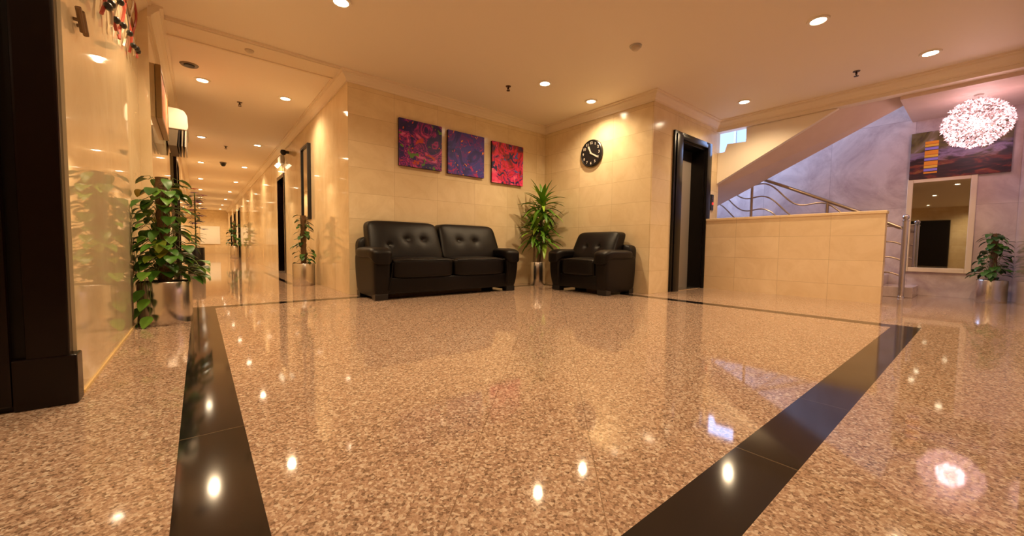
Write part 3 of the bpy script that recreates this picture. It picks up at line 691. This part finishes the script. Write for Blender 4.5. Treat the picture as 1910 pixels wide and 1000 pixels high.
def planter(t, r, h, mat=STEEL):
    bm = bmesh.new(); lathe(bm, [(0, .004), (r*.97, .004), (r*.99, 0), (r, .006), (r, h-.006), (r-.003, h), (r-.008, h-.004), (r-.008, h-.05), (0, h-.05)], n=64); obj('planter', bm, mat, t, smooth=30)
    bm = bmesh.new(); lathe(bm, [(0, h-.028), (r-.0085, h-.034), (r-.0085, h-.049), (0, h-.049)], n=32); obj('soil', bm, SOIL, t)
def pothos(name, label, loc, r, h, top, seed, nl, spread, size, mat, group=None, lim=None, trail=0, side=None, power=1.35):
    rr = random.Random(seed); t = thing(name, label, 'potted plant', loc, 0, group); planter(t, r, h)
    bm = bmesh.new(); pr = .032 if size > .08 else .026
    pr *= 1.15
    lathe(bm, [(0, h-.03)]+[(pr*(1+.10*math.sin(i*2.1)), h-.03+(top-h+.03)*i/24) for i in range(25)]+[(0, top)], n=14); obj('moss_pole', bm, POLE, t, smooth=True)
    bl = bmesh.new(); bs = bmesh.new()
    for k in range(nl):
        u = rr.random()**power*.93; z = h+.02+(top-h-.02)*u; a = rr.uniform(0, 2*PI)
        out = spread*(1-.55*u)*rr.uniform(.35, 1.0)
        if u < .12: out *= 1.25
        st_ = Vector((pr*math.cos(a), pr*math.sin(a), z)); p = Vector((out*math.cos(a), out*math.sin(a), z+rr.uniform(-.02, .08)))
        if lim:
            p.x = max(lim[0], min(lim[1], p.x)); p.y = max(lim[2], min(lim[3], p.y))
        mid = (st_+p)/2+Vector((0, 0, .04)); tube(bs, [st_, mid, p], .0025, 4, cap=False)
        dd = Vector((math.cos(a), math.sin(a), rr.uniform(-.5, .3)))+Vector((rr.uniform(-.5, .5), rr.uniform(-.5, .5), 0))
        leaf(bl, p, dd, Vector((0, 0, 1)), size*rr.uniform(.7, 1.25), size*rr.uniform(.6, .85), heart, droop=rr.uniform(.5, 1.3))
    for k in range(trail):
        a = side+rr.uniform(-.35, .35); p = Vector((r*math.cos(a), r*math.sin(a), h)); q = Vector(((r+.03)*math.cos(a), (r+.03)*math.sin(a), h-.05-.06*k))
        tube(bs, [Vector((r*.5*math.cos(a), r*.5*math.sin(a), h)), p+Vector((0, 0, .03)), q], .0025, 4, cap=False)
        leaf(bl, q, Vector((math.cos(a)*.6-.1, math.sin(a)*.6, -.7)), Vector((math.cos(a), math.sin(a), .3)), size, size*.75, heart, droop=.3)
    if lim:
        for v in list(bl.verts)+list(bs.verts):
            v.co.x = max(lim[0]-.02, min(lim[1]+.02, v.co.x)); v.co.y = max(lim[2]-.02, min(lim[3]+.02, v.co.y))
    obj('stems', bs, STEM, t); obj('foliage', bl, mat, t, smooth='all')
    return t
pothos('potted_pothos', 'large leafy climbing vine in a wide steel planter beside the left marble wall', (-.20, 3.76, 0), .152, .305, 1.05, 11, 200, .21, .098, POTH, lim=(-.135, .24, -.26, .26), trail=5, side=-2.2, power=1.7)
pothos('potted_pothos', 'smaller climbing vine in a steel planter under the corridor mirror', (1.165, 6.2, 0), .145, .315, 1.0, 21, 52, .12, .095, POTHD, lim=(-.2, .17, -.2, .2))
pothos('potted_pothos', 'dark bushy vine in a steel planter beside the mirror on the veined wall', (7.36, -.065, 0), .125, .265, .82, 31, 110, .15, .08, POTHD, lim=(-.2, .24, -.13, .25))
pothos('potted_pothos', 'distant tiny plant beside the far corridor door', (1.1, 19.2, 0), .15, .5, 1.5, 41, 60, .25, .16, POTHD, lim=(-.3, .2, -.3, .3))
# dracaena in the corner
t = thing('potted_dracaena', 'tall sword-leaved plant in a narrow steel planter between sofa and armchair', 'potted plant', (4.10, 4.40, 0)); planter(t, .115, .36)
rr = random.Random(3); bl = bmesh.new()
heads = [((-.02, -.02), .30, 1.26, .0), ((.05, .02), .30, 1.0, .8), ((-.06, .03), .30, .86, 2.0), ((.02, -.05), .30, .78, 3.0)]
for (cx, cy), z0, z1, ph in heads:
    bm = bmesh.new(); ex = .05*math.cos(ph*2.2); ey = -.03
    tube(bm, [(cx, cy, .32), (cx+ex*.3, cy+ey*.3, (z0+z1)/2), (cx+ex, cy+ey, z1)], [.02, .018, .015], 10); obj('cane', bm, CANE, t, smooth=True)
    nl = 46 if z1 > 1.1 else 28
    for k in range(nl):
        u = k/nl; a = k*2.4+ph; el = -.35+1.65*u
        L = rr.uniform(.32, .46)*(1-.15*u)*(1.0 if z1 > .9 else .85)
        d = Vector((math.cos(a)*math.cos(el), math.sin(a)*math.cos(el), math.sin(el)))
        leaf(bl, Vector((cx+ex, cy+ey, z1-.16+.22*u)), d, Vector((0, 0, 1)), L, rr.uniform(.058, .082), blade, n=8, droop=rr.uniform(.8, 1.6)*(1-.5*u), fold=.35)
for v in bl.verts: v.co.x = min(v.co.x, .385); v.co.y = min(v.co.y, .285)
obj('foliage', bl, DRAC, t, smooth='all')
# floral arrangement further down the left wall
t = thing('flower_arrangement', 'dark leafy arrangement with blue, purple and red blooms far behind the left plant', 'flower arrangement', (-.05, 9.6, 0)); planter(t, .13, .5, BLACK)
bl = bmesh.new(); rr = random.Random(9)
for k in range(90):
    z = rr.uniform(.5, 1.5); a = rr.uniform(0, 2*PI); leaf(bl, Vector((0, 0, z)), Vector((math.cos(a), math.sin(a), .4)), Vector((0, 0, 1)), rr.uniform(.1, .19), .05, blade, droop=.8)
for v in bl.verts: v.co.x = max(v.co.x, -.17)
obj('foliage', bl, POTHD, t, smooth='all')
bm = bmesh.new(); tube(bm, [(0, 0, .46), (0, 0, 1.55)], .01, 8); obj('stem', bm, STEM, t)
for k in range(16):
    z = .85+.75*k/15; a = k*2.4; p = Vector((.12*math.cos(a)*(k < 14), .12*math.sin(a), z)); bm = bmesh.new()
    for j in range(9):
        b = j*2*PI/9; leaf(bm, p, Vector((math.cos(b), math.sin(b), .5)), Vector((0, 0, 1)), .085, .06, blade, n=4, droop=.6)
    obj('bloom', bm, plain('bloom_%d' % k, [(.06, .10, .60), (.35, .03, .25), (.14, .05, .40)][k % 3] if k < 15 else (.65, .02, .02), .5), t, smooth='all')
